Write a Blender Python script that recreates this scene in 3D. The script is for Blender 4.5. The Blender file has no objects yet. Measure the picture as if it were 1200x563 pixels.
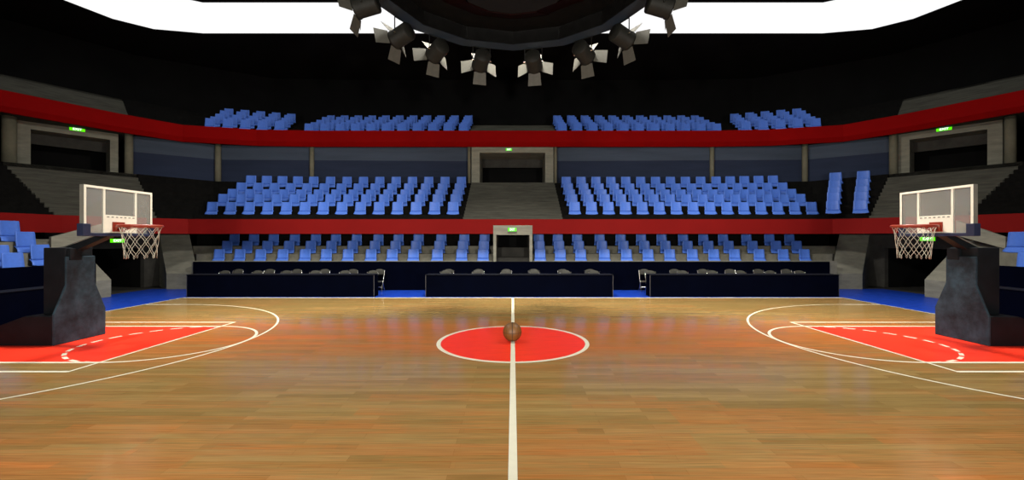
import bpy, bmesh, math, random
from mathutils import Vector, Matrix
random.seed(4)
PI = math.pi
S = bpy.context.scene
C = S.collection

# ---------------------------------------------------------------- camera
F, CX, CY, DC, EYE = 500.0, 601.0, 281.0, 10.6, 2.53
cam_d = bpy.data.cameras.new('camera')
cam = bpy.data.objects.new('camera', cam_d)
C.objects.link(cam)
cam.location = (0, -DC, EYE)
cam.rotation_euler = (PI / 2, 0, 0)
cam_d.sensor_width = 36
cam_d.lens = F / 1200 * 36
cam_d.shift_x = -1 / 1200
cam_d.shift_y = -0.5 / 1200
cam_d.clip_end = 200
S.camera = cam


def P(px, py, d):
    """photo measurement -> place: px, py seen at distance d from the camera plane"""
    return Vector(((px - CX) * d / F, d - DC, EYE + (CY - py) * d / F))


def X(px, d):
    return (px - CX) * d / F


def Z(py, d):
    return EYE + (CY - py) * d / F


# ---------------------------------------------------------------- materials
def sl(c):
    return tuple(((v / 255) / 12.92 if v / 255 <= .04045 else ((v / 255 + .055) / 1.055) ** 2.4) for v in c)


def nodes(name):
    m = bpy.data.materials.new(name)
    m.use_nodes = True
    nt = m.node_tree
    b = nt.nodes['Principled BSDF']
    return m, nt, b


def mat(name, col, rough=.6, metal=0, noise=0, scale=4, spec=.5, bump=0, stretch=(1, 1, 1), lin=True):
    """plain material with a mottled base colour; col is a linear albedo"""
    m, nt, b = nodes(name)
    b.inputs['Roughness'].default_value = rough
    b.inputs['Metallic'].default_value = metal
    b.inputs['Specular IOR Level'].default_value = spec
    b.inputs['Base Color'].default_value = (*col, 1)
    if noise or bump:
        tc = nt.nodes.new('ShaderNodeTexCoord')
        mp = nt.nodes.new('ShaderNodeMapping')
        mp.inputs['Scale'].default_value = stretch
        n = nt.nodes.new('ShaderNodeTexNoise')
        n.inputs['Scale'].default_value = scale
        n.inputs['Detail'].default_value = 6
        n.inputs['Roughness'].default_value = .65
        nt.links.new(tc.outputs['Object'], mp.inputs[0])
        nt.links.new(mp.outputs[0], n.inputs['Vector'])
        if noise:
            r = nt.nodes.new('ShaderNodeValToRGB')
            r.color_ramp.elements[0].position = .28
            r.color_ramp.elements[1].position = .72
            r.color_ramp.elements[0].color = (*[c * (1 - noise) for c in col], 1)
            r.color_ramp.elements[1].color = (*[min(1, c * (1 + noise)) for c in col], 1)
            nt.links.new(n.outputs['Fac'], r.inputs[0])
            nt.links.new(r.outputs[0], b.inputs['Base Color'])
        if bump:
            bp = nt.nodes.new('ShaderNodeBump')
            bp.inputs['Strength'].default_value = bump
            bp.inputs['Distance'].default_value = .02
            nt.links.new(n.outputs['Fac'], bp.inputs['Height'])
            nt.links.new(bp.outputs[0], b.inputs['Normal'])
    return m


def emit(name, col, strength):
    m, nt, b = nodes(name)
    b.inputs['Base Color'].default_value = (0, 0, 0, 1)
    b.inputs['Emission Color'].default_value = (*col, 1)
    b.inputs['Emission Strength'].default_value = strength
    return m


def wood_mat():
    m, nt, b = nodes('court_wood')
    N, L = nt.nodes.new, nt.links.new
    tc = N('ShaderNodeTexCoord')
    sep = N('ShaderNodeSeparateXYZ')
    L(tc.outputs['Object'], sep.inputs[0])

    def brick(w, h, off, c1, c2, mort, freq=2):
        t = N('ShaderNodeTexBrick')
        t.inputs['Scale'].default_value = 1
        t.inputs['Brick Width'].default_value = w
        t.inputs['Row Height'].default_value = h
        t.inputs['Mortar Size'].default_value = mort
        t.inputs['Mortar Smooth'].default_value = .1
        t.inputs['Bias'].default_value = 0
        t.offset = off
        t.offset_frequency = freq
        t.inputs['Color1'].default_value = (*c1, 1)
        t.inputs['Color2'].default_value = (*c2, 1)
        t.inputs['Mortar'].default_value = (*[v * .55 for v in c1], 1)
        L(tc.outputs['Object'], t.inputs['Vector'])
        return t
    tan = brick(1.9, .14, .37, (.245, .160, .050), (.335, .222, .080), .0015)
    org = brick(1.5, .14, .43, (.56, .165, .036), (.39, .148, .042), .0015, 3)
    pick = brick(2.3, .28, .61, (0, 0, 0), (1, 1, 1), 0, 3)

    def noise(scale, st, detail=4):
        mp = N('ShaderNodeMapping')
        mp.inputs['Scale'].default_value = st
        L(tc.outputs['Object'], mp.inputs[0])
        n = N('ShaderNodeTexNoise')
        n.inputs['Scale'].default_value = scale
        n.inputs['Detail'].default_value = detail
        L(mp.outputs[0], n.inputs['Vector'])
        return n

    def math_(op, a, bb=None, c=None):
        n = N('ShaderNodeMath')
        n.operation = op
        for i, v in enumerate((a, bb, c)):
            if v is None:
                continue
            if isinstance(v, (int, float)):
                n.inputs[i].default_value = v
            else:
                L(v, n.inputs[i])
        return n.outputs[0]
    # redder planks were laid in bands across the court
    ny = math_('ADD', sep.outputs['Y'], math_('MULTIPLY', math_('SUBTRACT', noise(1, (.18, 1.1, 1)).outputs['Fac'], .5), 2.6))
    rp = N('ShaderNodeValToRGB')
    e = rp.color_ramp.elements
    pts = [(-9.5, .8), (-6.2, .62), (-5.2, .3), (-3.6, .06), (-2.3, .06), (-1.1, .5), (.2, .85), (2.0, .85), (2.7, .3), (3.8, .05), (7.9, .03)]
    e[0].position, e[1].position = 0, 1
    for i, (y, v) in enumerate(pts):
        p_ = (y + 10) / 20
        el = e.new(p_)
        el.color = (v, v, v, 1)
    e[0].color = (.8, .8, .8, 1)
    e[len(e) - 1].color = (.05, .05, .05, 1)
    mr = N('ShaderNodeMapRange')
    mr.inputs['From Min'].default_value = -10
    mr.inputs['From Max'].default_value = 10
    L(ny, mr.inputs['Value'])
    L(mr.outputs[0], rp.inputs[0])
    spk = N('ShaderNodeSeparateColor')
    L(pick.outputs['Color'], spk.inputs[0])
    w = math_('ADD', math_('MULTIPLY', rp.outputs[0], .95), math_('MULTIPLY', math_('SUBTRACT', spk.outputs[0], .5), .38))
    w = math_('ADD', w, math_('MULTIPLY', math_('SUBTRACT', noise(1, (1.2, 22, 1)).outputs['Fac'], .5), 1.0))
    cl = math_('MAXIMUM', math_('MINIMUM', w, 1), 0)
    mx = N('ShaderNodeMix')
    mx.data_type = 'RGBA'
    L(cl, mx.inputs['Factor'])
    L(tan.outputs['Color'], mx.inputs[6])
    L(org.outputs['Color'], mx.inputs[7])
    # grain
    g = noise(1, (1.6, 75, 1), 7)
    gr = N('ShaderNodeValToRGB')
    gr.color_ramp.elements[0].position, gr.color_ramp.elements[1].position = .3, .7
    gr.color_ramp.elements[0].color = (.72, .72, .72, 1)
    gr.color_ramp.elements[1].color = (1.18, 1.18, 1.18, 1)
    L(g.outputs['Fac'], gr.inputs[0])
    mu = N('ShaderNodeMix')
    mu.data_type = 'RGBA'
    mu.blend_type = 'MULTIPLY'
    mu.inputs['Factor'].default_value = 1
    L(mx.outputs[2], mu.inputs[6])
    L(gr.outputs[0], mu.inputs[7])
    # a few dark knots
    v = noise(1, (1.1, 3.4, 1), 2)
    kr = N('ShaderNodeValToRGB')
    kr.color_ramp.elements[0].position, kr.color_ramp.elements[1].position = .19, .23
    kr.color_ramp.elements[0].color = (.45, .4, .35, 1)
    kr.color_ramp.elements[1].color = (1, 1, 1, 1)
    L(v.outputs['Fac'], kr.inputs[0])
    mk = N('ShaderNodeMix')
    mk.data_type = 'RGBA'
    mk.blend_type = 'MULTIPLY'
    mk.inputs['Factor'].default_value = 1
    L(mu.outputs[2], mk.inputs[6])
    L(kr.outputs[0], mk.inputs[7])
    L(mk.outputs[2], b.inputs['Base Color'])
    # lacquer
    rr = N('ShaderNodeMapRange')
    rr.inputs['To Min'].default_value = .12
    rr.inputs['To Max'].default_value = .20
    L(noise(1, (1.5, 14, 1)).outputs['Fac'], rr.inputs['Value'])
    L(rr.outputs[0], b.inputs['Roughness'])
    b.inputs['Specular IOR Level'].default_value = .26
    bp = N('ShaderNodeBump')
    bp.inputs['Strength'].default_value = .03
    bp.inputs['Distance'].default_value = .01
    L(noise(1, (2, 30, 1)).outputs['Fac'], bp.inputs['Height'])
    L(bp.outputs[0], b.inputs['Normal'])
    return m


def glass_mat():
    m = bpy.data.materials.new('board_glass')
    m.use_nodes = True
    nt = m.node_tree
    nt.nodes.clear()
    N, L = nt.nodes.new, nt.links.new
    o = N('ShaderNodeOutputMaterial')
    t = N('ShaderNodeBsdfTransparent')
    t.inputs[0].default_value = (.95, .96, .95, 1)
    d = N('ShaderNodeBsdfDiffuse')
    d.inputs[0].default_value = (.8, .8, .74, 1)
    gl = N('ShaderNodeBsdfGlossy')
    gl.inputs['Roughness'].default_value = .05
    fr = N('ShaderNodeFresnel')
    fr.inputs[0].default_value = 1.25
    m1 = N('ShaderNodeMixShader')
    m1.inputs[0].default_value = .16
    L(t.outputs[0], m1.inputs[1])
    L(d.outputs[0], m1.inputs[2])
    m2 = N('ShaderNodeMixShader')
    L(fr.outputs[0], m2.inputs[0])
    L(m1.outputs[0], m2.inputs[1])
    L(gl.outputs[0], m2.inputs[2])
    L(m2.outputs[0], o.inputs[0])
    return m


M = {}
M['wood'] = wood_mat()
M['red_paint'] = mat('red_court_paint', (.86, .040, .018), .3, noise=.12, scale=1.5, stretch=(1, 9, 1), spec=.16)
M['line'] = mat('white_line_paint', (.74, .72, .57), .35, noise=.05, scale=6, spec=.35)
M['apron'] = mat('blue_apron_paint', (.008, .043, .36), .4, noise=.55, scale=2.5, stretch=(1, 4, 1), spec=.14)
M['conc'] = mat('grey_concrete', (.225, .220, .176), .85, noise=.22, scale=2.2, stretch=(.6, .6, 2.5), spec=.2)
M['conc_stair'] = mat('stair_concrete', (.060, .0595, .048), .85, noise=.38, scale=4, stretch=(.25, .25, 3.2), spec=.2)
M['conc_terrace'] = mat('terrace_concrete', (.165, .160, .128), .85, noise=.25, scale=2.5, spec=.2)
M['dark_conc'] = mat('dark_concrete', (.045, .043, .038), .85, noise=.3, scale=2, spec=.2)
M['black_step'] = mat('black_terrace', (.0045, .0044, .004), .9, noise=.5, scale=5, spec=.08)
M['black'] = mat('black_paint', (.006, .006, .006), .9, noise=.3, scale=.6, spec=.1)
M['fascia'] = mat('red_fascia', (.175, .0055, .005), .75, noise=.08, scale=.7, spec=.08)
M['fascia_top'] = mat('upper_red_fascia', (.225, .0012, .0012), .75, noise=.08, scale=.7, spec=.05)
M['navy'] = mat('navy_vinyl', (.0003, .0008, .0045), .8, noise=.25, scale=1.2, spec=.02)
M['navy_edge'] = mat('navy_table_top', (.005, .006, .010), .6, noise=.2, scale=3, spec=.1)
M['steel_edge'] = mat('table_edge_metal', (.07, .07, .075), .5, .4, noise=.2, scale=5)
M['wall_up'] = mat('slate_glazing', (.060, .078, .112), .8, noise=.15, scale=.8, stretch=(.4, .4, 3), spec=.08)
M['wall_dn'] = mat('navy_glazing', (.025, .034, .064), .8, noise=.15, scale=.8, stretch=(.4, .4, 3), spec=.08)
M['seat'] = mat('blue_seat_plastic', (.072, .180, .66), .42, noise=.08, scale=9, spec=.35)
M['seat_side'] = M['seat']
M['bracket'] = mat('dark_seat_bracket', (.02, .02, .022), .6, noise=.2, scale=8)
M['chair_black'] = mat('black_chair_vinyl', (.040, .039, .032), .55, noise=.3, scale=9, spec=.25)
M['chrome'] = mat('chrome_tube', (.72, .72, .70), .18, 1, noise=.1, scale=20)
M['pad'] = mat('charcoal_padding', (.021, .042, .058), .65, noise=.8, scale=2.4, spec=.2, bump=.2)
M['post'] = mat('dark_post_steel', (.0085, .011, .0135), .6, noise=.3, scale=3, spec=.15)
M['board_frame'] = mat('white_board_paint', (.80, .78, .66), .45, noise=.06, scale=5)
M['board_side'] = mat('grey_board_edge', (.17, .165, .14), .6, noise=.12, scale=5)
M['board_pad'] = mat('navy_board_padding', (.011, .017, .050), .6, noise=.2, scale=6)
M['glass'] = glass_mat()
M['rim'] = mat('orange_rim_paint', (.24, .028, .012), .4, noise=.12, scale=10)
M['net'] = mat('white_net_cord', (.42, .40, .32), .8, noise=.15, scale=30)
M['can'] = mat('black_lamp_metal', (.012, .0118, .0098), .55, noise=.25, scale=7, spec=.12)
M['flap'] = mat('lamp_flap_metal', (.065, .063, .052), .6, noise=.15, scale=7, spec=.25)
M['lens'] = emit('lamp_lens_glow', (1, .93, .78), .8)
M['ring'] = mat('slate_ring_metal', (.016, .024, .034), .6, 0, spec=.15, noise=.2, scale=3)
M['rig_dark'] = mat('rig_dark_shell', (.0035, .0035, .0033), .7, noise=.5, scale=6, spec=.04)
M['rig_red'] = mat('rig_dark_red_cone', (.006, .0012, .001), .7, noise=.4, scale=3, spec=.03)
M['core'] = mat('rig_core_grey', (.008, .0082, .0086), .7, noise=.2, scale=4, spec=.05)
M['sky_panel'] = emit('ceiling_light_panel', (1, 1, 1), 1.02)
M['exit_green'] = emit('exit_sign_green', (.13, 1.0, .0), 1.0)
M['exit_white'] = emit('exit_sign_white', (1, 1, 1), 1.25)
M['sign_case'] = mat('sign_case_grey', (.09, .10, .08), .6, noise=.1, scale=9)
M['column'] = mat('column_concrete', (.155, .147, .105), .8, noise=.15, scale=3, spec=.2)


def ball_mat():
    m, nt, b = nodes('basketball_leather')
    N, L = nt.nodes.new, nt.links.new
    tc = N('ShaderNodeTexCoord')
    v = N('ShaderNodeTexVoronoi')
    v.inputs['Scale'].default_value = 60
    L(tc.outputs['Object'], v.inputs['Vector'])
    bp = N('ShaderNodeBump')
    bp.inputs['Strength'].default_value = .35
    bp.inputs['Distance'].default_value = .004
    bp.invert = True
    L(v.outputs['Distance'], bp.inputs['Height'])
    L(bp.outputs[0], b.inputs['Normal'])
    n = N('ShaderNodeTexNoise')
    n.inputs['Scale'].default_value = 6
    L(tc.outputs['Object'], n.inputs['Vector'])
    r = N('ShaderNodeValToRGB')
    r.color_ramp.elements[0].color = (.105, .042, .006, 1)
    r.color_ramp.elements[1].color = (.165, .072, .011, 1)
    L(n.outputs['Fac'], r.inputs[0])
    L(r.outputs[0], b.inputs['Base Color'])
    b.inputs['Roughness'].default_value = .5
    return m


M['ball'] = ball_mat()
M['seam'] = mat('black_ball_seam', (.008, .006, .005), .6, noise=.1, scale=9)


# ---------------------------------------------------------------- mesh builder
class MB:
    def __init__(self):
        self.v, self.f, self.m, self.s = [], [], [], []

    def add(self, vs, fs, mi=0, smooth=False):
        b = len(self.v)
        self.v += [Vector(v) for v in vs]
        for f in fs:
            self.f.append([b + i for i in f])
            self.m.append(mi)
            self.s.append(smooth)
        return self

    def box(self, x0, x1, y0, y1, z0, z1, mi=0):
        vs = [(x, y, z) for z in (z0, z1) for y in (y0, y1) for x in (x0, x1)]
        return self.add(vs, [(0, 2, 3, 1), (4, 5, 7, 6), (0, 1, 5, 4), (2, 6, 7, 3), (0, 4, 6, 2), (1, 3, 7, 5)], mi)

    def hexa(self, bot, top, mi=0):
        """eight corners: bottom loop of n, top loop of n"""
        n = len(bot)
        fs = [tuple(range(n - 1, -1, -1)), tuple(range(n, 2 * n))]
        fs += [(i, (i + 1) % n, n + (i + 1) % n, n + i) for i in range(n)]
        return self.add(list(bot) + list(top), fs, mi)

    def prism(self, poly, z0, z1, mi=0):
        return self.hexa([(p[0], p[1], z0) for p in poly], [(p[0], p[1], z1) for p in poly], mi)

    def quad(self, a, b, c, d, mi=0):
        return self.add([a, b, c, d], [(0, 1, 2, 3)], mi)

    def tube(self, pts, r, n=8, mi=0, closed=False, cap=True):
        pts = [Vector(p) for p in pts]
        k = len(pts)
        rs = r if isinstance(r, (list, tuple)) else [r] * k
        vs = []
        up = None
        for i, p in enumerate(pts):
            if closed:
                t = (pts[(i + 1) % k] - pts[i - 1]).normalized()
            else:
                t = (pts[min(i + 1, k - 1)] - pts[max(i - 1, 0)]).normalized()
            if up is None:
                up = Vector((0, 0, 1)) if abs(t.z) < .9 else Vector((1, 0, 0))
            u = (up - t * up.dot(t)).normalized()
            w = t.cross(u)
            up = u
            for j in range(n):
                a = 2 * PI * j / n
                vs.append(p + (u * math.cos(a) + w * math.sin(a)) * rs[i])
        fs = []
        for i in range(k if closed else k - 1):
            for j in range(n):
                a, b = i * n + j, i * n + (j + 1) % n
                c, d = ((i + 1) % k) * n + (j + 1) % n, ((i + 1) % k) * n + j
                fs.append((a, b, c, d))
        self.add(vs, fs, mi, True)
        if cap and not closed:
            self.add(vs[:n], [tuple(range(n - 1, -1, -1))], mi)
            self.add(vs[-n:], [tuple(range(n))], mi)
        return self

    def lathe(self, prof, n=24, mi=0, org=(0, 0, 0), smooth=True):
        """profile of (radius, z) turned about z"""
        o = Vector(org)
        vs, fs = [], []
        for r, z in prof:
            for j in range(n):
                a = 2 * PI * j / n
                vs.append(o + Vector((r * math.cos(a), r * math.sin(a), z)))
        for i in range(len(prof) - 1):
            for j in range(n):
                fs.append((i * n + j, i * n + (j + 1) % n, (i + 1) * n + (j + 1) % n, (i + 1) * n + j))
        self.add(vs, fs, mi, smooth)
        return self

    def xform(self, mtx):
        self.v = [mtx @ v for v in self.v]
        return self

    def build(self, name, mats, parent=None, solid=0, weld=False, bevel=0):
        me = bpy.data.meshes.new(name)
        me.from_pydata([tuple(v) for v in self.v], [], self.f)
        for mm in (mats if isinstance(mats, (list, tuple)) else [mats]):
            me.materials.append(mm)
        for p, mi, s in zip(me.polygons, self.m, self.s):
            p.material_index = mi
            p.use_smooth = s
        bm = bmesh.new()
        bm.from_mesh(me)
        if weld:
            bmesh.ops.remove_doubles(bm, verts=bm.verts, dist=1e-5)
        bmesh.ops.recalc_face_normals(bm, faces=bm.faces)
        if solid:
            bmesh.ops.solidify(bm, geom=bm.faces[:], thickness=solid)
        if bevel:
            bmesh.ops.remove_doubles(bm, verts=bm.verts, dist=1e-5)
            es = [e for e in bm.edges if len(e.link_faces) == 2 and e.calc_face_angle(0) > .5]
            bmesh.ops.bevel(bm, geom=es, offset=bevel, segments=2, affect='EDGES', profile=.6)
        bm.to_mesh(me)
        bm.free()
        me.update()
        o = bpy.data.objects.new(name, me)
        C.objects.link(o)
        if parent:
            o.parent = parent
        return o


def tag(o, label=None, cat=None, group=None, kind=None):
    for k, v in (('label', label), ('category', cat), ('group', group), ('kind', kind)):
        if v:
            o[k] = v
    return o


def struct(o):
    o['kind'] = 'structure'
    return o


def empty(name, loc=(0, 0, 0), rz=0):
    o = bpy.data.objects.new(name, None)
    o.empty_display_size = .2
    o.location = loc
    o.rotation_euler = (0, 0, rz)
    C.objects.link(o)
    return o


def copy_tree(o, parent=None):
    c = o.copy()
    C.objects.link(c)
    c.parent = parent
    for ch in list(o.children):
        copy_tree(ch, c)
    return c


ORD = ['zeroth', 'front', 'second', 'third', 'fourth', 'fifth']
ORDS = ['zeroth', 'first', 'second', 'third', 'fourth', 'fifth', 'sixth', 'seventh', 'eighth', 'ninth', 'tenth', 'eleventh',
        'twelfth', 'thirteenth', 'fourteenth', 'fifteenth']


def lerp(a, b, t):
    return a + (b - a) * t


def dpt(x, d, z=0.0):
    return Vector((x, d - DC, z))


# ================================================================ FLOOR (court, markings and apron in one mesh)
HX, HY = 14.33, 7.93
fl = MB()
# base under everything: apron slab
ap = [(-17.85, 12.0), (17.85, 12.0), (17.85, -12.0), (-17.85, -12.0)]
fl.box(-18.5, 19.0, -13.0, 11.3, -.2, -.004, 3)
fl.box(-HX, HX, -HY, HY, -.15, 0, 0)
z1, z2 = .0015, .003


def disc(cx, cy, r, z, mi, n=96, ry=None):
    ry = ry or r
    fl.add([(cx + r * math.cos(2 * PI * i / n), cy + ry * math.sin(2 * PI * i / n), z) for i in range(n)], [tuple(range(n))], mi)


def arc(cx, cy, rx, ry, w, a0, a1, z, mi=2, n=96):
    vs = []
    for i in range(n + 1):
        a = a0 + (a1 - a0) * i / n
        c, s = math.cos(a), math.sin(a)
        vs += [(cx + (rx - w / 2) * c, cy + (ry - w / 2) * s, z), (cx + (rx + w / 2) * c, cy + (ry + w / 2) * s, z)]
    fl.add(vs, [(2 * i, 2 * i + 1, 2 * i + 3, 2 * i + 2) for i in range(n)], mi)


def rect(x0, x1, y0, y1, z, mi=2):
    fl.add([(x0, y0, z), (x1, y0, z), (x1, y1, z), (x0, y1, z)], [(0, 1, 2, 3)], mi)


disc(0, 0, 1.84, z1, 1)
arc(0, 0, 1.82, 1.82, .10, 0, 2 * PI, z2)
rect(-.05, .05, -HY, HY, z2 + .0005)
for sy in (-1, 1):
    rect(-HX, HX, sy * HY - .10, sy * HY + .06, z2)
for s in (-1, 1):
    rect(s * HX - .03, s * HX + .03, -HY, HY, z2)
    rect(min(s * HX, s * 8.5), max(s * HX, s * 8.5), -1.83, 1.83, z1, 1)
    for y in (-2.44, 2.44, -1.83, 1.83):
        rect(min(s * HX, s * 8.5), max(s * HX, s * 8.5), y - .045, y + .045, z2)
    rect(s * 8.5 - .03, s * 8.5 + .03, -2.47, 2.47, z2 + .0004)
    a = PI / 2
    # free-throw circle: solid half towards the centre, dashed half inside the key
    if s < 0:
        arc(-8.5, 0, 1.83, 1.83, .07, -PI / 2, PI / 2, z2 + .0008)
    else:
        arc(8.5, 0, 1.83, 1.83, .07, PI / 2, 3 * PI / 2, z2 + .0008)
    nd = 13
    for i in range(nd):
        a0 = PI / 2 + PI * (i + .18) / nd
        a1 = PI / 2 + PI * (i + .82) / nd
        if s > 0:
            a0, a1 = PI - a0, PI - a1
        arc(s * 8.5, 0, 1.83, 1.83, .08, a0, a1, z2 + .0008, n=8)
    # three-point line
    if s < 0:
        arc(-12.9, 0, 6.25, 6.0, .06, -PI / 2, PI / 2, z2 + .0012)
    else:
        arc(12.9, 0, 6.25, 6.0, .06, PI / 2, 3 * PI / 2, z2 + .0012)
    for y in (-6.0, 6.0):
        rect(min(s * HX, s * 12.9), max(s * HX, s * 12.9), y - .05, y + .05, z2)
struct(fl.build('floor', [M['wood'], M['red_paint'], M['line'], M['apron']]))
# dark concourse floor beyond the apron
df = MB()
df.box(-30, 30, -13, 25, -.3, -.02, 0)
struct(df.build('floor.001', M['dark_conc']))

# ================================================================ LOWER STAND (far side)
T1D = [21.62, 22.38, 22.98, 23.62]          # riser positions
T1Z = [1.34, 1.77, 2.18]
tt = MB()
for x0, x1 in ((-16.15, -1.02), (1.02, 16.3)):
    for k in range(3):
        ya, yb = T1D[k] - DC, T1D[k + 1] - DC
        ea = 16.0 + max(0, T1D[k] - 21.8) * 1.03
        eb = 16.0 + max(0, T1D[k + 1] - 21.8) * 1.03
        if x0 < 0:
            tt.prism([(-ea, ya), (x1, ya), (x1, yb), (-eb, yb)], 0, T1Z[k], 0)
        else:
            tt.prism([(x0, ya), (ea + .16, ya), (eb + .16, yb), (x0, yb)], 0, T1Z[k], 0)
struct(tt.build('lower_terrace_floor', M['conc_terrace']))
w = MB()
w.box(-17.5, -1.02, 23.62 - DC, 23.8 - DC, 0, 3.3)
w.box(1.02, 17.5, 23.62 - DC, 23.8 - DC, 0, 3.3)
struct(w.build('wall_lower_back', M['black_step']))
w = MB()
w.box(-16.0, 15.85, 21.34 - DC, 21.46 - DC, 0, 1.42, 0)
struct(w.build('wall_courtside', M['navy']))
w = MB()
w.box(-16.15, -1.02, 21.46 - DC, 21.62 - DC, 0, 1.455, 0)
w.box(1.02, 16.3, 21.46 - DC, 21.62 - DC, 0, 1.455, 0)
struct(w.build('trim_3', M['conc_terrace']))

# central lower tunnel mouth
dr = MB()
zt = 3.245
for s in (-1, 1):
    dr.box(min(s * .84, s * .985), max(s * .84, s * .985), 21.47 - DC, 23.6 - DC, 0, zt, 0)
dr.box(-.84, .84, 21.47 - DC, 21.75 - DC, 2.765, zt, 0)
dr.box(-.84, .84, 21.75 - DC, 25.5 - DC, 2.765, 2.9, 1)
dr.box(-.84, .84, 25.5 - DC, 25.6 - DC, 0, 2.9, 2)
dr.box(-.84, .84, 23.0 - DC, 25.5 - DC, 0, 2.1, 1)
dr.box(-.84, .84, 22.3 - DC, 23.0 - DC, 0, 1.6, 1)
for s in (-1, 1):
    dr.box(min(s * .84, s * .95), max(s * .84, s * .95), 23.6 - DC, 25.5 - DC, 0, 2.9, 1)
struct(dr.build('door_1', [M['conc'], M['dark_conc'], M['black']]))

# ================================================================ FASCIAS
def band(front, zt_, zb, thick, name, m, lip=0.0, m2=None, cut=None):
    """a continuous parapet band along plan points (x, d)"""
    b_ = MB()
    pts = [Vector((x, d - DC, 0)) for x, d in front]
    n = len(pts)
    nr = []
    for i in range(n):
        t = (pts[min(i + 1, n - 1)] - pts[max(i - 1, 0)]).normalized()
        nr.append(Vector((-t.y, t.x, 0)))       # outwards for a path running left to right in front of us
    for i in range(n - 1):
        a, c = pts[i], pts[i + 1]
        ao, co = a + nr[i] * thick, c + nr[i + 1] * thick
        up = lambda p, z: Vector((p.x, p.y, z))
        b_.hexa([up(a, zb), up(c, zb), up(co, zb), up(ao, zb)], [up(a, zt_), up(c, zt_), up(co, zt_), up(ao, zt_)], 0)
        if lip:
            ai, ci = a + nr[i] * .16, c + nr[i + 1] * .16
            b_.hexa([up(ai, zb - lip), up(ci, zb - lip), up(co, zb - lip), up(ao, zb - lip)], [up(a, zb), up(c, zb), up(co, zb), up(ao, zb)], 0)
    return struct(b_.build(name, m))


def mirror(pts):
    return pts + [(-x, d) for x, d in reversed(pts)]


LF = [(-19.9, 5.0), (-19.7, 10.0), (-19.5, 14.0), (-19.35, 16.6), (-19.0, 18.0), (-16.95, 20.7), (-16.25, 21.35), (-13, 21.5), (-1.0, 21.52)]
LFR = [(1.0, 21.52), (13, 21.5), (16.0, 21.35), (16.95, 20.7), (19.0, 18.3), (19.9, 16.6), (20.2, 14.0), (20.4, 10.0), (20.6, 5.0)]
band(LF + LFR, 3.56, 2.82, .14, 'trim_1', M['fascia'])
UF = [(-25.2, 5.0), (-24.6, 11.0), (-23.6, 15.5), (-22.4, 18.66), (-20.5, 22.2), (-18.9, 24.4), (-15.3, 25.46), (-12, 25.7)]
band(mirror(UF), 9.10, 8.415, .30, 'trim_2', M['fascia_top'], lip=.25)


# ================================================================ MIDDLE AND UPPER TERRACES
def terrace(front, back, steps, name, m, base=None, soffit=None):
    """stepped surface lofted between a front and a back plan line; steps = [(t, z)], each tread starts at t"""
    b_ = MB()
    n = len(front)

    def at(i, t, z):
        return Vector((lerp(front[i][0], back[i][0], t), lerp(front[i][1], back[i][1], t) - DC, z))
    for k, (t, z) in enumerate(steps):
        t2 = steps[k + 1][0] if k + 1 < len(steps) else 1.0
        zb = base if base is not None else z - .5
        for i in range(n - 1):
            b_.hexa([at(i, t, zb), at(i + 1, t, zb), at(i + 1, t2, zb), at(i, t2, zb)],
                    [at(i, t, z), at(i + 1, t, z), at(i + 1, t2, z), at(i, t2, z)])
    return struct(b_.build(name, m))


T2S = [(0.0, 3.30), (.06, 3.80), (.24, 4.29), (.41, 4.63), (.58, 5.06), (.76, 5.555), (.95, 5.96)]
uni = [(k / 12, 3.5 + (5.96 - 3.5) * k / 12) for k in range(13)]
# far side, both halves, running round to the corner stairs
fL = [(-17.4, 20.95), (-16.25, 21.5), (-2.57, 21.66)]
bL = [(-19.75, 22.4), (-17.45, 25.35), (-2.5, 26.1)]
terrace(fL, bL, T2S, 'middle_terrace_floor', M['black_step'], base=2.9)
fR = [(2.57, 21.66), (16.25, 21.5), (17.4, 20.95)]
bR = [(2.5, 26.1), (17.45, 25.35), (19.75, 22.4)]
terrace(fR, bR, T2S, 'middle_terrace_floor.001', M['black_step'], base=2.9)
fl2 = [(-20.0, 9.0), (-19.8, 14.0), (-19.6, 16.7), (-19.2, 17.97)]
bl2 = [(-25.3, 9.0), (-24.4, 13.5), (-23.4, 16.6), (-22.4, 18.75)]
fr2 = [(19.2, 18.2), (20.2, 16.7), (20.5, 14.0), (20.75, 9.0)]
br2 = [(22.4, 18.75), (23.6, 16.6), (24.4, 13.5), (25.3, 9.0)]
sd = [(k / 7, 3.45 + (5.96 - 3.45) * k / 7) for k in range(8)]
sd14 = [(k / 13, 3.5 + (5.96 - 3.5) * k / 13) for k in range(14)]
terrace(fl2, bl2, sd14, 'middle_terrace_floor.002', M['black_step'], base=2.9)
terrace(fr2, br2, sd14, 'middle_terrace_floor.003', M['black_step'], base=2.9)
# stairs
terrace([(-2.57, 21.66), (2.57, 21.66)], [(-2.5, 26.1), (2.5, 26.1)], [(k / 13 * .9, 3.5 + (5.96 - 3.5) * k / 13) for k in range(14)],
        'stair_floor', M['conc_stair'], base=2.9)
terrace([(-19.1, 17.95), (-17.4, 20.95)], [(-22.4, 18.75), (-19.75, 22.4)], uni, 'stair_floor.001', M['conc_stair'], base=2.9)
terrace([(17.4, 20.95), (19.2, 18.2)], [(19.75, 22.4), (22.4, 18.75)], uni, 'stair_floor.002', M['conc_stair'], base=2.9)

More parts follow.
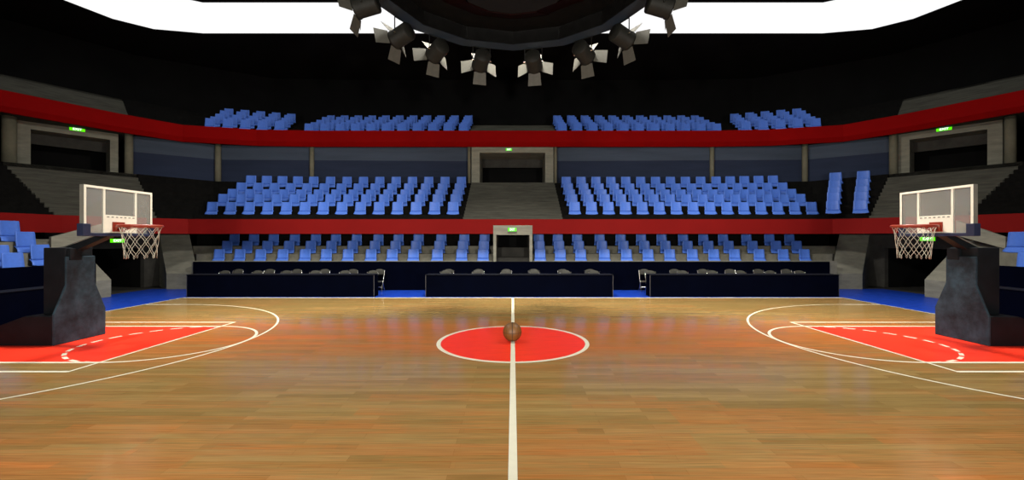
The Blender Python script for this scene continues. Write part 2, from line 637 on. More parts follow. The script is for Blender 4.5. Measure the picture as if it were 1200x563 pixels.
# concourse behind the middle tier
cf = MB()
MIDB = [(-26.0, 9.0), (-23.4, 16.6), (-22.4, 18.75), (-19.75, 22.4), (-17.45, 25.35), (-2.5, 26.1)]
cpts = mirror(MIDB)
outer = mirror([(-31.0, 9.0), (-29.0, 19.0), (-26.5, 22.5), (-23.5, 26.5), (-19.0, 30.0), (-2.5, 31.0)])
for i in range(len(cpts) - 1):
    a, b_, c_, d_ = cpts[i], cpts[i + 1], outer[i + 1], outer[i]
    cf.hexa([(p[0], p[1] - DC, 5.5) for p in (a, b_, c_, d_)], [(p[0], p[1] - DC, 5.955) for p in (a, b_, c_, d_)])
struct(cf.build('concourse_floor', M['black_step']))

# glazed wall behind the middle tier
def gwall(pts, name):
    b_ = MB()
    for (xa, da), (xb, db) in zip(pts[:-1], pts[1:]):
        t = Vector((xb - xa, db - da, 0)).normalized()
        n_ = Vector((-t.y, t.x, 0)) * .15
        for z0, z1_, mi in ((5.9, 7.42, 1), (7.42, 8.6, 0)):
            o = 0 if mi else .02
            a, c = Vector((xa, da - DC, 0)) + n_ * o, Vector((xb, db - DC, 0)) + n_ * o
            ao, co = a + n_, c + n_
            b_.hexa([(p.x, p.y, z0) for p in (a, c, co, ao)], [(p.x, p.y, z1_) for p in (a, c, co, ao)], mi)
    return struct(b_.build(name, [M['wall_up'], M['wall_dn']]))


gwall([(-21.3, 23.6), (-17.95, 26.1), (-2.5, 26.6)], 'wall_glazed_far')
gwall([(2.5, 26.6), (17.95, 26.1), (21.3, 23.6)], 'wall_glazed_far.001')
gwall([(-26.5, 7.0), (-25.6, 13.0), (-23.6, 17.6), (-22.9, 18.85)], 'wall_glazed_side')
gwall([(22.9, 18.85), (23.6, 17.6), (25.6, 13.0), (26.5, 7.0)], 'wall_glazed_side.001')

# upper terrace
T3S = [(0, 8.75), (.09, 9.12), (.25, 9.42), (.41, 9.80), (.57, 10.22), (.73, 10.56), (.93, 11.0)]
fU = [(-20.6, 23.0), (-18.85, 24.6), (-15.3, 25.62), (-12, 25.86), (-2.75, 25.86)]
bU = [(-23.6, 25.8), (-21.0, 29.0), (-16.8, 31.2), (-12.8, 31.4), (-2.9, 31.4)]
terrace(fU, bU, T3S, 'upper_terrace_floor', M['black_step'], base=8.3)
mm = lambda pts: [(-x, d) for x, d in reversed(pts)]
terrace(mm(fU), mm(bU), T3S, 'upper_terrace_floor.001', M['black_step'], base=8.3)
ust = [(k / 12, 8.9 + 2.1 * k / 12) for k in range(13)]
terrace([(-2.75, 25.86), (2.75, 25.86)], [(-2.9, 31.4), (2.9, 31.4)], ust, 'stair_floor.003', M['conc_stair'], base=8.3)
fS = [(-25.3, 9.0), (-24.8, 12.0), (-23.9, 15.75), (-22.7, 18.9), (-20.6, 23.0)]
bS = [(-29.5, 9.0), (-28.6, 14.5), (-27.4, 18.6), (-26.2, 21.8), (-23.6, 25.8)]
terrace(fS, bS, ust, 'stair_floor.004', M['conc_stair'], base=8.3)
terrace(mm(fS), mm(bS), ust, 'stair_floor.005', M['conc_stair'], base=8.3)

# dark shell of the hall
sh = MB()
SH = mirror([(-33, -14.0), (-32, 14.0), (-29.5, 23.0), (-25.5, 28.8), (-18.5, 33.0), (-12.8, 33.3)])
for i in range(len(SH) - 1):
    (xa, da), (xb, db) = SH[i], SH[i + 1]
    t = Vector((xb - xa, db - da, 0)).normalized()
    n_ = Vector((-t.y, t.x, 0)) * .3
    a, c = Vector((xa, da - DC, 0)), Vector((xb, db - DC, 0))
    pts = (a, c, c + n_, a + n_)
    sh.hexa([(p.x, p.y, -.3) for p in pts], [(p.x, p.y, 15.3) for p in pts])
struct(sh.build('wall_back', M['black']))
# floor of the upper walkway between the last tread and the shell
uw = MB()
UB = mirror([(-29.5, 9.0), (-28.6, 14.5), (-27.4, 18.6), (-26.2, 21.8), (-23.6, 25.8), (-21.0, 29.0), (-16.8, 31.2), (-12.8, 31.4)])
UO = mirror([(-32.2, 9.0), (-32, 14.0), (-31, 19.0), (-29.3, 23.2), (-25.5, 28.8), (-22, 31), (-18.5, 33.0), (-12.8, 33.3)])
for i in range(len(UB) - 1):
    q = (UB[i], UB[i + 1], UO[i + 1], UO[i])
    uw.hexa([(p[0], p[1] - DC, 10.5) for p in q], [(p[0], p[1] - DC, 10.995) for p in q])
struct(uw.build('upper_walkway_floor', M['black_step']))

# ceiling with its ring of light
ZC = 15.0
co = [(238, 39), (180, 34), (132, 22), (75, 0)]
HC = ZC - EYE
out = []
for px, py in co:
    d = HC * F / (CY - py)
    out.append((X(px, d), d))
ctr_d = DC
half = out + [(-23.9, 19.0), (-24.1, DC)]
full = half[::-1]                              # from the middle of the side to the far side
ringo = [(-24.1, DC), (-23.9, 19.0)] + out[::-1]
ringi = [(-20.2, DC), (-20.0, 17.0), (-19.6, 19.0), (-18.9, 20.6), (-17.7, 21.7), (-16.3, 22.43)]
RO = mirror(ringo)
RI = mirror(ringi)
ROn = [(x, 2 * DC - d) for x, d in reversed(RO)][1:-1]
RIn = [(x, 2 * DC - d) for x, d in reversed(RI)][1:-1]
RO_, RI_ = RO + ROn, RI + RIn
pl = MB()
n = len(RO_)
for i in range(n):
    j = (i + 1) % n
    q = (RO_[i], RO_[j], RI_[j], RI_[i])
    pl.hexa([(p[0], p[1] - DC, ZC) for p in q], [(p[0], p[1] - DC, ZC + .05) for p in q])
struct(pl.build('ceiling_light_panel', M['sky_panel']))
cl = MB()
cl.hexa([(p[0], p[1] - DC, ZC - .0) for p in RI_], [(p[0], p[1] - DC, ZC + .25) for p in RI_])
BX = [(-34, -14), (34, -14), (34, 34), (-34, 34)]
sq = []
for (x, d) in RO_:
    # push each outer point to the hall's edge
    vx, vd = x, d - DC
    k = min(34 / abs(vx) if abs(vx) > 1e-6 else 1e9, 24.6 / abs(vd) if abs(vd) > 1e-6 else 1e9)
    sq.append((vx * k, DC + vd * k))
for i in range(n):
    j = (i + 1) % n
    q = (RO_[i], RO_[j], sq[j], sq[i])
    cl.hexa([(p[0], p[1] - DC, ZC) for p in q], [(p[0], p[1] - DC, ZC + .25) for p in q])
struct(cl.build('ceiling', M['black']))


# ================================================================ UPPER PORTALS AND COLUMNS
def portal(A, B, z0, ztop, zhead, jambL, jambR, depth, name):
    """concrete doorway: A, B plan points of the opening; jamb widths outside it; deep dark passage behind"""
    A, B = Vector((A[0], A[1] - DC, 0)), Vector((B[0], B[1] - DC, 0))
    u = (B - A).normalized()
    nrm = Vector((-u.y, u.x, 0))
    w_ = (B - A).length
    b_ = MB()

    def blk(s0, s1, t0, t1, za, zb, mi):
        q = [A + u * s + nrm * t for s, t in ((s0, t0), (s1, t0), (s1, t1), (s0, t1))]
        b_.hexa([(p.x, p.y, za) for p in q], [(p.x, p.y, zb) for p in q], mi)
    blk(-jambL, 0, 0, depth, z0, zhead, 0)
    blk(w_, w_ + jambR, 0, depth, z0, zhead, 0)
    blk(0, w_, 0, .35, ztop, zhead, 0)
    blk(0, w_, .35, depth, ztop, ztop + .2, 0)
    blk(0, w_, depth - .2, depth - .01, ztop - .55, ztop, 2)
    blk(-.2, w_ + .2, depth, depth + 1.5, ztop, ztop + .2, 1)
    blk(-.3, -.2, depth, depth + 1.5, z0, ztop + .2, 1)
    blk(w_ + .2, w_ + .3, depth, depth + 1.5, z0, ztop + .2, 1)
    blk(-.3, w_ + .3, depth + 1.5, depth + 1.6, z0, ztop + .2, 1)
    o = struct(b_.build(name, [M['conc'], M['black'], M['dark_conc']]))
    return A, u, nrm, w_


def sign(px, c, u, wd, ht, label):
    """green exit sign: case, glowing face, letters; c = centre of its back, u = direction of its width"""
    ang = math.atan2(u.y, u.x)
    t = empty('exit_sign', c, ang)
    MB().box(-wd / 2, wd / 2, -.07, 0, -ht / 2, ht / 2).build('sign_case', M['sign_case'], t, bevel=.008)
    MB().box(-wd / 2 + .012, wd / 2 - .012, -.08, -.071, -ht / 2 + .012, ht / 2 - .012).build('sign_face', M['exit_green'], t)
    cu = bpy.data.curves.new('exit_lettering', 'FONT')
    cu.body = 'EXIT'
    cu.align_x, cu.align_y = 'CENTER', 'CENTER'
    cu.size = ht * .82
    cu.offset = .006
    cu.extrude = .003
    tmp = bpy.data.objects.new('exit_lettering', cu)
    me = bpy.data.meshes.new_from_object(tmp)
    me.materials.clear()
    me.materials.append(M['exit_white'])
    bpy.data.objects.remove(tmp)
    bpy.data.curves.remove(cu)
    o = bpy.data.objects.new('lettering', me)
    C.objects.link(o)
    o.parent = t
    o.location = (0, -.086, 0)
    o.rotation_euler = (PI / 2, 0, 0)
    sx = wd * .52 / max(o.dimensions.x, .01) if o.dimensions.x > 0 else 1
    xs = [v.co.x for v in me.vertices]
    k = wd * .56 / (max(xs) - min(xs))
    o.scale = (k, 1, 1)
    tag(t, label, 'exit sign', 'green exit signs over the tunnels')
    return t


def column(px, d, wpx, zb=5.95, zt_=8.5):
    r = wpx * d / F / 2
    b_ = MB().lathe([(0, zb), (r, zb), (r, zt_), (0, zt_)], 20, 0, (X(px, d), d - DC, 0))
    struct(b_.build('column', M['column']))


# centre
portal((-2.03, 26.1), (1.98, 26.1), 5.96, 7.85, 8.6, .5, .5, 2.4, 'door_2')
sign(0, Vector((X(596.3, 26.0), 26.1 - DC - .005, Z(175.3, 26.0))), Vector((1, 0, 0)), .40, .17, 'small green exit sign above the upper central doorway at the top of the stairs')
column(549.8, 26.02, 3.4)
column(651.0, 26.02, 3.4)
for px, d, wp in ((365.5, 26.1, 5), (255.5, 25.85, 6.3), (834.3, 26.1, 5), (943.2, 25.85, 6.0)):
    column(px, d, wp)
# corners
dL1, dL2 = 20.9, 23.1
A, u, nr_, w_ = portal((X(36, dL1), dL1), (X(129, dL2), dL2), 5.96, 7.94, 8.6, .72, .33, 1.3, 'door_3')
s_ = A + u * (w_ * .56)
sign(0, Vector((s_.x, s_.y, 8.27 - .03)) - nr_ * .005, u, .60, .20, 'green exit sign above the upper corner doorway behind the left hoop')
A, u, nr_, w_ = portal((X(1066, dL2), dL2), (X(1157, dL1), dL1), 5.96, 7.94, 8.6, .6, .5, 1.3, 'door_4')
s_ = A + u * (w_ * .47)
sign(0, Vector((s_.x, s_.y, 8.27 - .03)) - nr_ * .005, u, .60, .20, 'green exit sign above the upper corner doorway behind the right hoop')
column(151, 23.3, 8.0)
column(10.8, 20.0, 12.6)
column(1047, 23.3, 8.0)
column(1184, 20.0, 10)


# ================================================================ CORNER TUNNELS (lower)
def cheek(pts, name, m='conc'):
    """concrete flank with a raked top: list of (x, d, ztop) plan corners"""
    b_ = MB()
    b_.hexa([(x, d - DC, -.02) for x, d, z in pts], [(x, d - DC, z) for x, d, z in pts])
    return struct(b_.build(name, M[m]))


for s, dx, dn in ((-1, 0, 0), (1, .16, .45)):
    q = lambda x, d, z: (s * (x + dx), d, z)
    tagn = '' if s < 0 else '.001'
    # far flank: front block then the rake going back
    cheek([q(17.7, 21.8, .79), q(16.1, 21.8, .79), q(17.75, 23.4, 2.84), q(19.4, 23.4, 2.84)], 'wall_tunnel_far' + tagn)
    # near flank at the end of the side stand
    e = dn
    cheek([(s * (17.84 + e), 18.95, .75), (s * (17.84 + e), 17.2, .75), (s * (19.55 + e), 17.2, 2.55), (s * (19.55 + e), 18.95, 2.55)],
          'wall_tunnel_near' + tagn)
    # raked coping over the near side of the mouth
    b_ = MB()
    (xa, da, za0, za1), (xb, db, zb0, zb1) = (((-18.5, 17.1, 2.15, 2.63), (-17.9, 18.70, 2.66, 3.24)) if s < 0 else
                                              ((19.4, 16.8, 2.17, 2.63), (18.7, 18.0, 2.70, 3.34)))
    o_ = s * .22
    b_.hexa([(xa, da - DC, za0), (xb, db - DC, zb0), (xb + o_, db - DC + .12, zb0), (xa + o_, da - DC + .12, za0)],
            [(xa, da - DC, za1), (xb, db - DC, zb1), (xb + o_, db - DC + .12, zb1), (xa + o_, da - DC + .12, za1)])
    struct(b_.build('lintel' + tagn, M['conc']))
    # dark head wall with the doorway cut in it
    b_ = MB()
    A = Vector((s * (20.4 + dx), 18.6 - DC, 0))
    B = Vector((s * (19.3 + dx), 23.5 - DC, 0))
    u = (B - A).normalized()
    nn = Vector((s * u.y * 1.0, -s * u.x, 0))
    if nn.x * s < 0:
        nn = -nn
    L_ = (B - A).length
    def blk(t0, t1, n0, n1, za, zb, mi):
        qd = [A + u * t + nn * k for t, k in ((t0, n0), (t1, n0), (t1, n1), (t0, n1))]
        b_.hexa([(p.x, p.y, za) for p in qd], [(p.x, p.y, zb) for p in qd], mi)
    blk(0, L_, 0, .25, 2.08, 2.95, 0)
    blk(0, L_, .25, 4.0, 2.7, 2.9, 1)
    blk(L_ - .95, L_, 0, .25, 0, 2.08, 0)
    blk(0, .6, 0, .25, 0, 2.08, 0)
    blk(0, L_, 4.0, 4.2, 0, 2.9, 1)
    blk(L_ - .95, L_ - .85, .25, 4.0, 0, 2.8, 1)
    blk(0, .1, .25, 4.0, 0, 2.8, 1)
    struct(b_.build('door_5' if s < 0 else 'door_6', [M['dark_conc'], M['black']]))
    side = 'left' if s < 0 else 'right'
    tpx = 136.3 if s < 0 else 1088.2
    # where the sign's column of sight meets the head wall
    best = min((A + u * (L_ * k / 400) for k in range(401)), key=lambda p: abs(CX + F * p.x / (p.y + DC) - tpx))
    zz = Z(282.3 if s < 0 else 280.3, best.y + DC)
    ud = u if (u.cross(Vector((0, 0, 1)))).dot(-nn) > 0 else -u
    sign(0, Vector((best.x, best.y, zz)) - nn * .004, ud, .66, .21, 'green exit sign on the dark lower corner tunnel behind the %s hoop' % side)
sign(0, Vector((X(600.3, 21.4), 21.47 - DC - .003, Z(269.3, 21.4))), Vector((1, 0, 0)), .46, .21, 'green exit sign over the lower central tunnel, in the red band')


# ================================================================ SIDE STANDS
T1SX = [17.08, 17.62, 18.16, 18.70, 19.7]
T1SZ = [1.26, 1.53, 2.02, 2.44]
for s, e in ((-1, 0), (1, .75)):
    b_ = MB()
    for k in range(4):
        xa, xb = s * (T1SX[k] + e), s * (T1SX[k + 1] + e)
        b_.box(min(xa, xb), max(xa, xb), 8 - DC, 17.15 - DC, 0, T1SZ[k])
    struct(b_.build('lower_terrace_floor', M['conc_terrace']))
    xa, xb = s * (16.9 + e), s * (17.06 + e)
    struct(MB().box(min(xa, xb), max(xa, xb), 8 - DC, 17.3 - DC, 0, 1.58).build('wall_courtside_side', M['navy']))
    xa, xb = s * (19.72 + e), s * (19.9 + e)
    struct(MB().box(min(xa, xb), max(xa, xb), 8 - DC, 17.15 - DC, 0, 2.8).build('wall_lower_side', M['black_step']))


# ================================================================ SEATS
def seat_proto():
    root = empty('stadium_seat')

    def sheet(prof, nu=9, side=.04, crown=0.0):
        b_ = MB()
        vs = []
        for (y, z, wd) in prof:
            for i in range(nu):
                uu = -1 + 2 * i / (nu - 1)
                vs.append((uu * wd / 2, y - side * abs(uu) ** 2.5, z - crown * abs(uu) ** 4))
        fs = []
        for i in range(len(prof) - 1):
            for j in range(nu - 1):
                fs.append((i * nu + j, i * nu + j + 1, (i + 1) * nu + j + 1, (i + 1) * nu + j))
        b_.add(vs, fs, 0, True)
        return b_
    back = [(.125, .205, .568), (.136, .27, .565), (.148, .38, .56), (.158, .50, .555), (.166, .60, .55), (.17, .66, .54), (.17, .69, .51)]
    sheet(back, 9, .05).build('backrest', M['seat'], root, solid=.022)
    pan = [(-.03, .025, .655), (-.024, .05, .64), (-.008, .09, .612), (.02, .13, .592), (.055, .165, .578), (.09, .19, .57), (.125, .215, .568)]
    b_ = MB()
    nu = 9
    vs, fs = [], []
    for (y, z, wd) in pan:
        for i in range(nu):
            uu = -1 + 2 * i / (nu - 1)
            vs.append((uu * wd / 2, y, z + .03 * abs(uu) ** 3))
    for i in range(len(pan) - 1):
        for j in range(nu - 1):
            fs.append((i * nu + j, i * nu + j + 1, (i + 1) * nu + j + 1, (i + 1) * nu + j))
    b_.add(vs, fs, 0, True)
    b_.build('seat_pan', M['seat'], root, solid=.022)
    k = MB()
    k.hexa([(-.2, .04, 0), (.2, .04, 0), (.2, .16, 0), (-.2, .16, 0)], [(-.12, .07, .14), (.12, .07, .14), (.12, .13, .15), (-.12, .13, .15)])
    k.build('bracket', M['bracket'], root)
    return root


seat0 = seat_proto()
seat_used = [False]
SEATS = 0


def seat(x, d, z, rz=0, label='', group='', sc=1.0):
    global SEATS
    if not seat_used[0]:
        o = seat0
        seat_used[0] = True
    else:
        o = copy_tree(seat0)
    o.location = (x, d - DC, z)
    o.rotation_euler = (0, 0, rz)
    o.scale = (sc, sc, sc)
    tag(o, label, 'seat', group)
    SEATS += 1
    return o


# lower tier, far side: 13 columns each side of the tunnel, three rows
LPX = [254.75, 279, 303.5, 329.75, 356, 381, 406.75, 433.75, 458.75, 483.75, 512, 540.6, 566]
RPX = [633.2, 657, 681, 709, 735, 760.5, 786, 812.75, 838, 862.5, 891.5, 920, 945]
T1SD = [22.05, 22.66, 23.26]
for side, pxs in (('left', LPX[::-1]), ('right', RPX)):
    for ci, px in enumerate(pxs):
        x = X(px, 22.0)
        for k in range(3):
            seat(x, T1SD[k], T1Z[k], 0, 'blue plastic seat, lower tier %s of the tunnel, %s row, %s from the tunnel' % (side, ORD[k + 1], ORDS[ci + 1]),
                 'blue seats of the lower far stand, %s block' % side)
# middle tier
T2D = [22.0, 22.8, 23.5, 24.2, 25.0]
T2Z = [3.80, 4.29, 4.63, 5.06, 5.555]
for side, s, x0, dx, n_ in (('left', -1, 3.10, .963, 14), ('right', 1, 3.21, .879, 15)):
    for ci in range(n_):
        for k in range(5):
            xx = x0 + dx * ci
            dd = T2D[k] + .08 - max(0, (xx - 9) / 6.5) ** 2 * .5 * (k / 4)
            xf = xx * (1 - .028 * (k / 4) * max(0, (xx - 12) / 3.6)) - (.06 * k / 4)
            seat(s * xf, dd, T2Z[k] + .0, -s * .12 * max(0, (xx - 9) / 6.5) * (k / 4), 'blue plastic seat, middle tier %s of the stairs, %s row, %s from the stairs' % (side, ORD[k + 1], ORDS[ci + 1]),
                 'blue seats of the middle tier, %s block' % side)
# two columns in the right-hand corner of the middle tier
for ci, (pf, pb) in enumerate((((976.5, 249.4), (979.5, 202.3)), ((1008.5, 249.2), (1012.0, 200.2)))):
    for k in range(5):
        t = k / 4
        dd = lerp(21.3 - .25 * ci, 23.5 - .55 * ci, t)
        px = lerp(pf[0], pb[0], t)
        seat(X(px, dd), dd, T2Z[k], -.5 - .1 * ci, 'blue plastic seat, corner of the middle tier, %s row, %s column beside the big block' % (ORD[k + 1], ('inner', 'outer')[ci]),
             'blue seats in the corner of the middle tier')
# upper tier: front two rows seat by seat, the rows hidden behind them as one mass
T3D = [26.6, 27.4, 28.2, 29.0, 29.8]
T3Z = [9.12, 9.42, 9.80, 10.22, 10.56]
mass = []
for side, s in (('left', -1), ('right', 1)):
    for ci in range(11):
        for k in range(5):
            xx = 3.10 + .966 * ci
            if k < 2:
                seat(s * xx, T3D[k], T3Z[k], 0, 'blue plastic seat, upper tier %s of the centre steps, %s row, %s from the steps' % (side, ORD[k + 1], ORDS[ci + 1]),
                     'blue seats of the upper tier, %s block' % side)
            else:
                mass.append((s * xx, T3D[k], T3Z[k], 0))
    for ci in range(5):
        for k in range(5):
            fx, fd = lerp(14.3, 18.1, ci / 4), lerp(25.95, 25.3, ci / 4)
            bx, bd = lerp(15.3, 18.85, ci / 4), lerp(29.25, 28.1, ci / 4)
            xx, dd = lerp(fx, bx, k / 4), lerp(fd, bd, k / 4)
            if k < 2:
                seat(s * xx, dd + .15, T3Z[k], -s * .22, 'blue plastic seat, upper tier %s corner block, %s row, %s from the inner aisle' % (side, ORD[k + 1], ORDS[ci + 1]),
                     'blue seats of the upper tier, %s corner' % side)
            else:
                mass.append((s * xx, dd + .15, T3Z[k], -s * .22))
bm = bmesh.new()
for (x, d, z, rz) in mass:
    for ch in seat0.children:
        tmp = ch.data.copy()
        tmp.transform(Matrix.Translation((x, d - DC, z)) @ Matrix.Rotation(rz, 4, 'Z'))
        mi = 0 if ch.name.split('.')[0] != 'bracket' else 1
        for p in tmp.polygons:
            p.material_index = mi
        bm.from_mesh(tmp)
        bpy.data.meshes.remove(tmp)
me = bpy.data.meshes.new('upper_rows_of_seats')
bm.to_mesh(me)
bm.free()
me.materials.append(M['seat'])
me.materials.append(M['bracket'])
ms = bpy.data.objects.new('upper_rows_of_seats', me)
C.objects.link(ms)
tag(ms, 'dim blue plastic seats filling the back rows of the top tier', 'seats', None, 'stuff')
# side stands: the few seats that show beside the hoops
SX = [17.40, 17.91, 18.45, 18.99]
for (k, d, w_) in ((0, 14.95, 'by the navy wall'), (1, 14.95, 'cut off by the picture edge'), (1, 16.28, 'lowest beside the hoop post'), (2, 16.26, 'middle of the three beside the hoop post'), (3, 16.2, 'topmost beside the hoop post')):
    seat(-SX[k], d, T1SZ[k] - .02, PI / 2, 'blue plastic seat in the left side stand, ' + w_, 'blue seats of the left side stand', 1.2)
for (k, d, w_) in ((0, 15.15, 'in the lowest row by the navy wall'), (2, 16.35, 'in the row below the red band')):
    seat(SX[k] + .78, d, T1SZ[k] - .02, -PI / 2, 'blue plastic seat in the right side stand, ' + w_, 'blue seats of the right side stand', 1.2)


# ================================================================ COURTSIDE TABLES AND CHAIRS
def table(x0, x1, d0, label, depth=.62, h=.985):
    t = empty('courtside_table', (0, 0, 0))
    t.location = ((x0 + x1) / 2, d0 - DC, 0)
    L_ = (x1 - x0) / 2
    MB().box(-L_, L_, 0, .03, 0, h - .025).build('front_panel', M['navy'], t)
    for s in (-1, 1):
        MB().box(min(s * L_, s * (L_ - .03)), max(s * L_, s * (L_ - .03)), .03, depth, 0, h - .025).build('end_panel', M['navy'], t)
        tag(MB().box(min(s * L_, s * (L_ + .02)), max(s * L_, s * (L_ + .02)), -.005, .035, 0, h - .02).build('edge_strip', M['steel_edge'], t), 'thin grey metal edge strip')
    MB().box(-L_ - .02, L_ + .02, -.02, depth + .02, h - .025, h).build('tabletop', M['navy_edge'], t, bevel=.006)
    MB().box(-L_ + .03, L_ - .03, depth * .45, depth * .45 + .02, .45, .75).build('stretcher', M['navy'], t)
    tag(t, label, 'table', 'navy courtside tables')
    return t


table(-14.36, -6.13, 18.8, 'long navy panelled table at the far sideline, nearest the left hoop')
table(-3.83, 4.40, 18.8, 'long navy panelled table facing the centre circle across the court')
table(6.06, 14.36, 18.8, 'long navy panelled table at the far sideline, nearest the right hoop')
for s, e, nm in ((-1, 0, 'left'), (1, .55, 'right')):
    t = table(-4.3, 4.3, 18.8, 'long navy panelled table along the end line behind the %s hoop' % nm)
    t.location = (s * (14.95 + e), 10.1 - DC, 0)
    t.rotation_euler = (0, 0, -s * PI / 2)


def chair_proto():
    root = empty('folding_chair')
    W, r = .52, .013
    # backrest plate, rounded at the top, gently curved
    nu, nv = 11, 7
    vs, fs = [], []
    for j in range(nv):
        v = j / (nv - 1)
        z = .78 + .275 * v
        y = .235 + .07 * v
        for i in range(nu):
            uu = -1 + 2 * i / (nu - 1)
            wd = W / 2 * (1 if v < .5 else math.sqrt(max(0.0, 1 - ((v - .5) / .5) ** 2 * .36)))
            vs.append((uu * wd, y + .03 * (1 - uu * uu), z - (.05 * abs(uu) ** 3 if v > .6 else 0)))
    for j in range(nv - 1):
        for i in range(nu - 1):
            fs.append((j * nu + i, j * nu + i + 1, (j + 1) * nu + i + 1, (j + 1) * nu + i))
    MB().add(vs, fs, 0, True).build('backrest', M['chair_black'], root, solid=.03)
    MB().prism([(-.25, -.2), (-.19, -.25), (.19, -.25), (.25, -.2), (.24, .2), (-.24, .2)], .45, .49).build('seat', M['chair_black'], root, bevel=.012)
    for s in (-1, 1):
        MB().tube([(s * .275, -.26, .0), (s * .272, -.15, .28), (s * .27, .0, .55), (s * .268, .20, .86), (s * .255, .262, 1.0)], r, 8).build('leg', M['chrome'], root)
        MB().tube([(s * .25, .27, .0), (s * .25, .12, .25), (s * .25, -.05, .46)], r, 8).build('leg', M['chrome'], root)
    MB().tube([(-.27, -.17, .22), (.27, -.17, .22)], r * .8, 8).build('stretcher', M['chrome'], root)
    MB().tube([(-.25, .20, .13), (.25, .20, .13)], r * .8, 8).build('stretcher', M['chrome'], root)
    return root


chair0 = chair_proto()
ch_used = False
CH = [('left', [276.75, 313.75, 346, 379, 412, 443.5]), ('centre', [525, 561, 593.5, 625.5, 660, 692.5]), ('right', [755.6, 792, 825, 857, 891, 923.5])]
for side, pxs in CH:
    for i, px in enumerate(pxs):
        for row, d in ((0, 19.95), (1, 20.95)):
            o = copy_tree(chair0) if ch_used else chair0
            ch_used = True
            o.location = (X(px, 21.05), d - DC, 0)
            o.rotation_euler = (0, 0, random.uniform(-.06, .06))
            tag(o, 'black chair with chrome frame, %s table, %s, %s from the left' % (side, ('front row by tabletop', 'back row by wall')[row], ORDS[i + 1]),
                'chair', 'black chairs behind the %s table' % side)


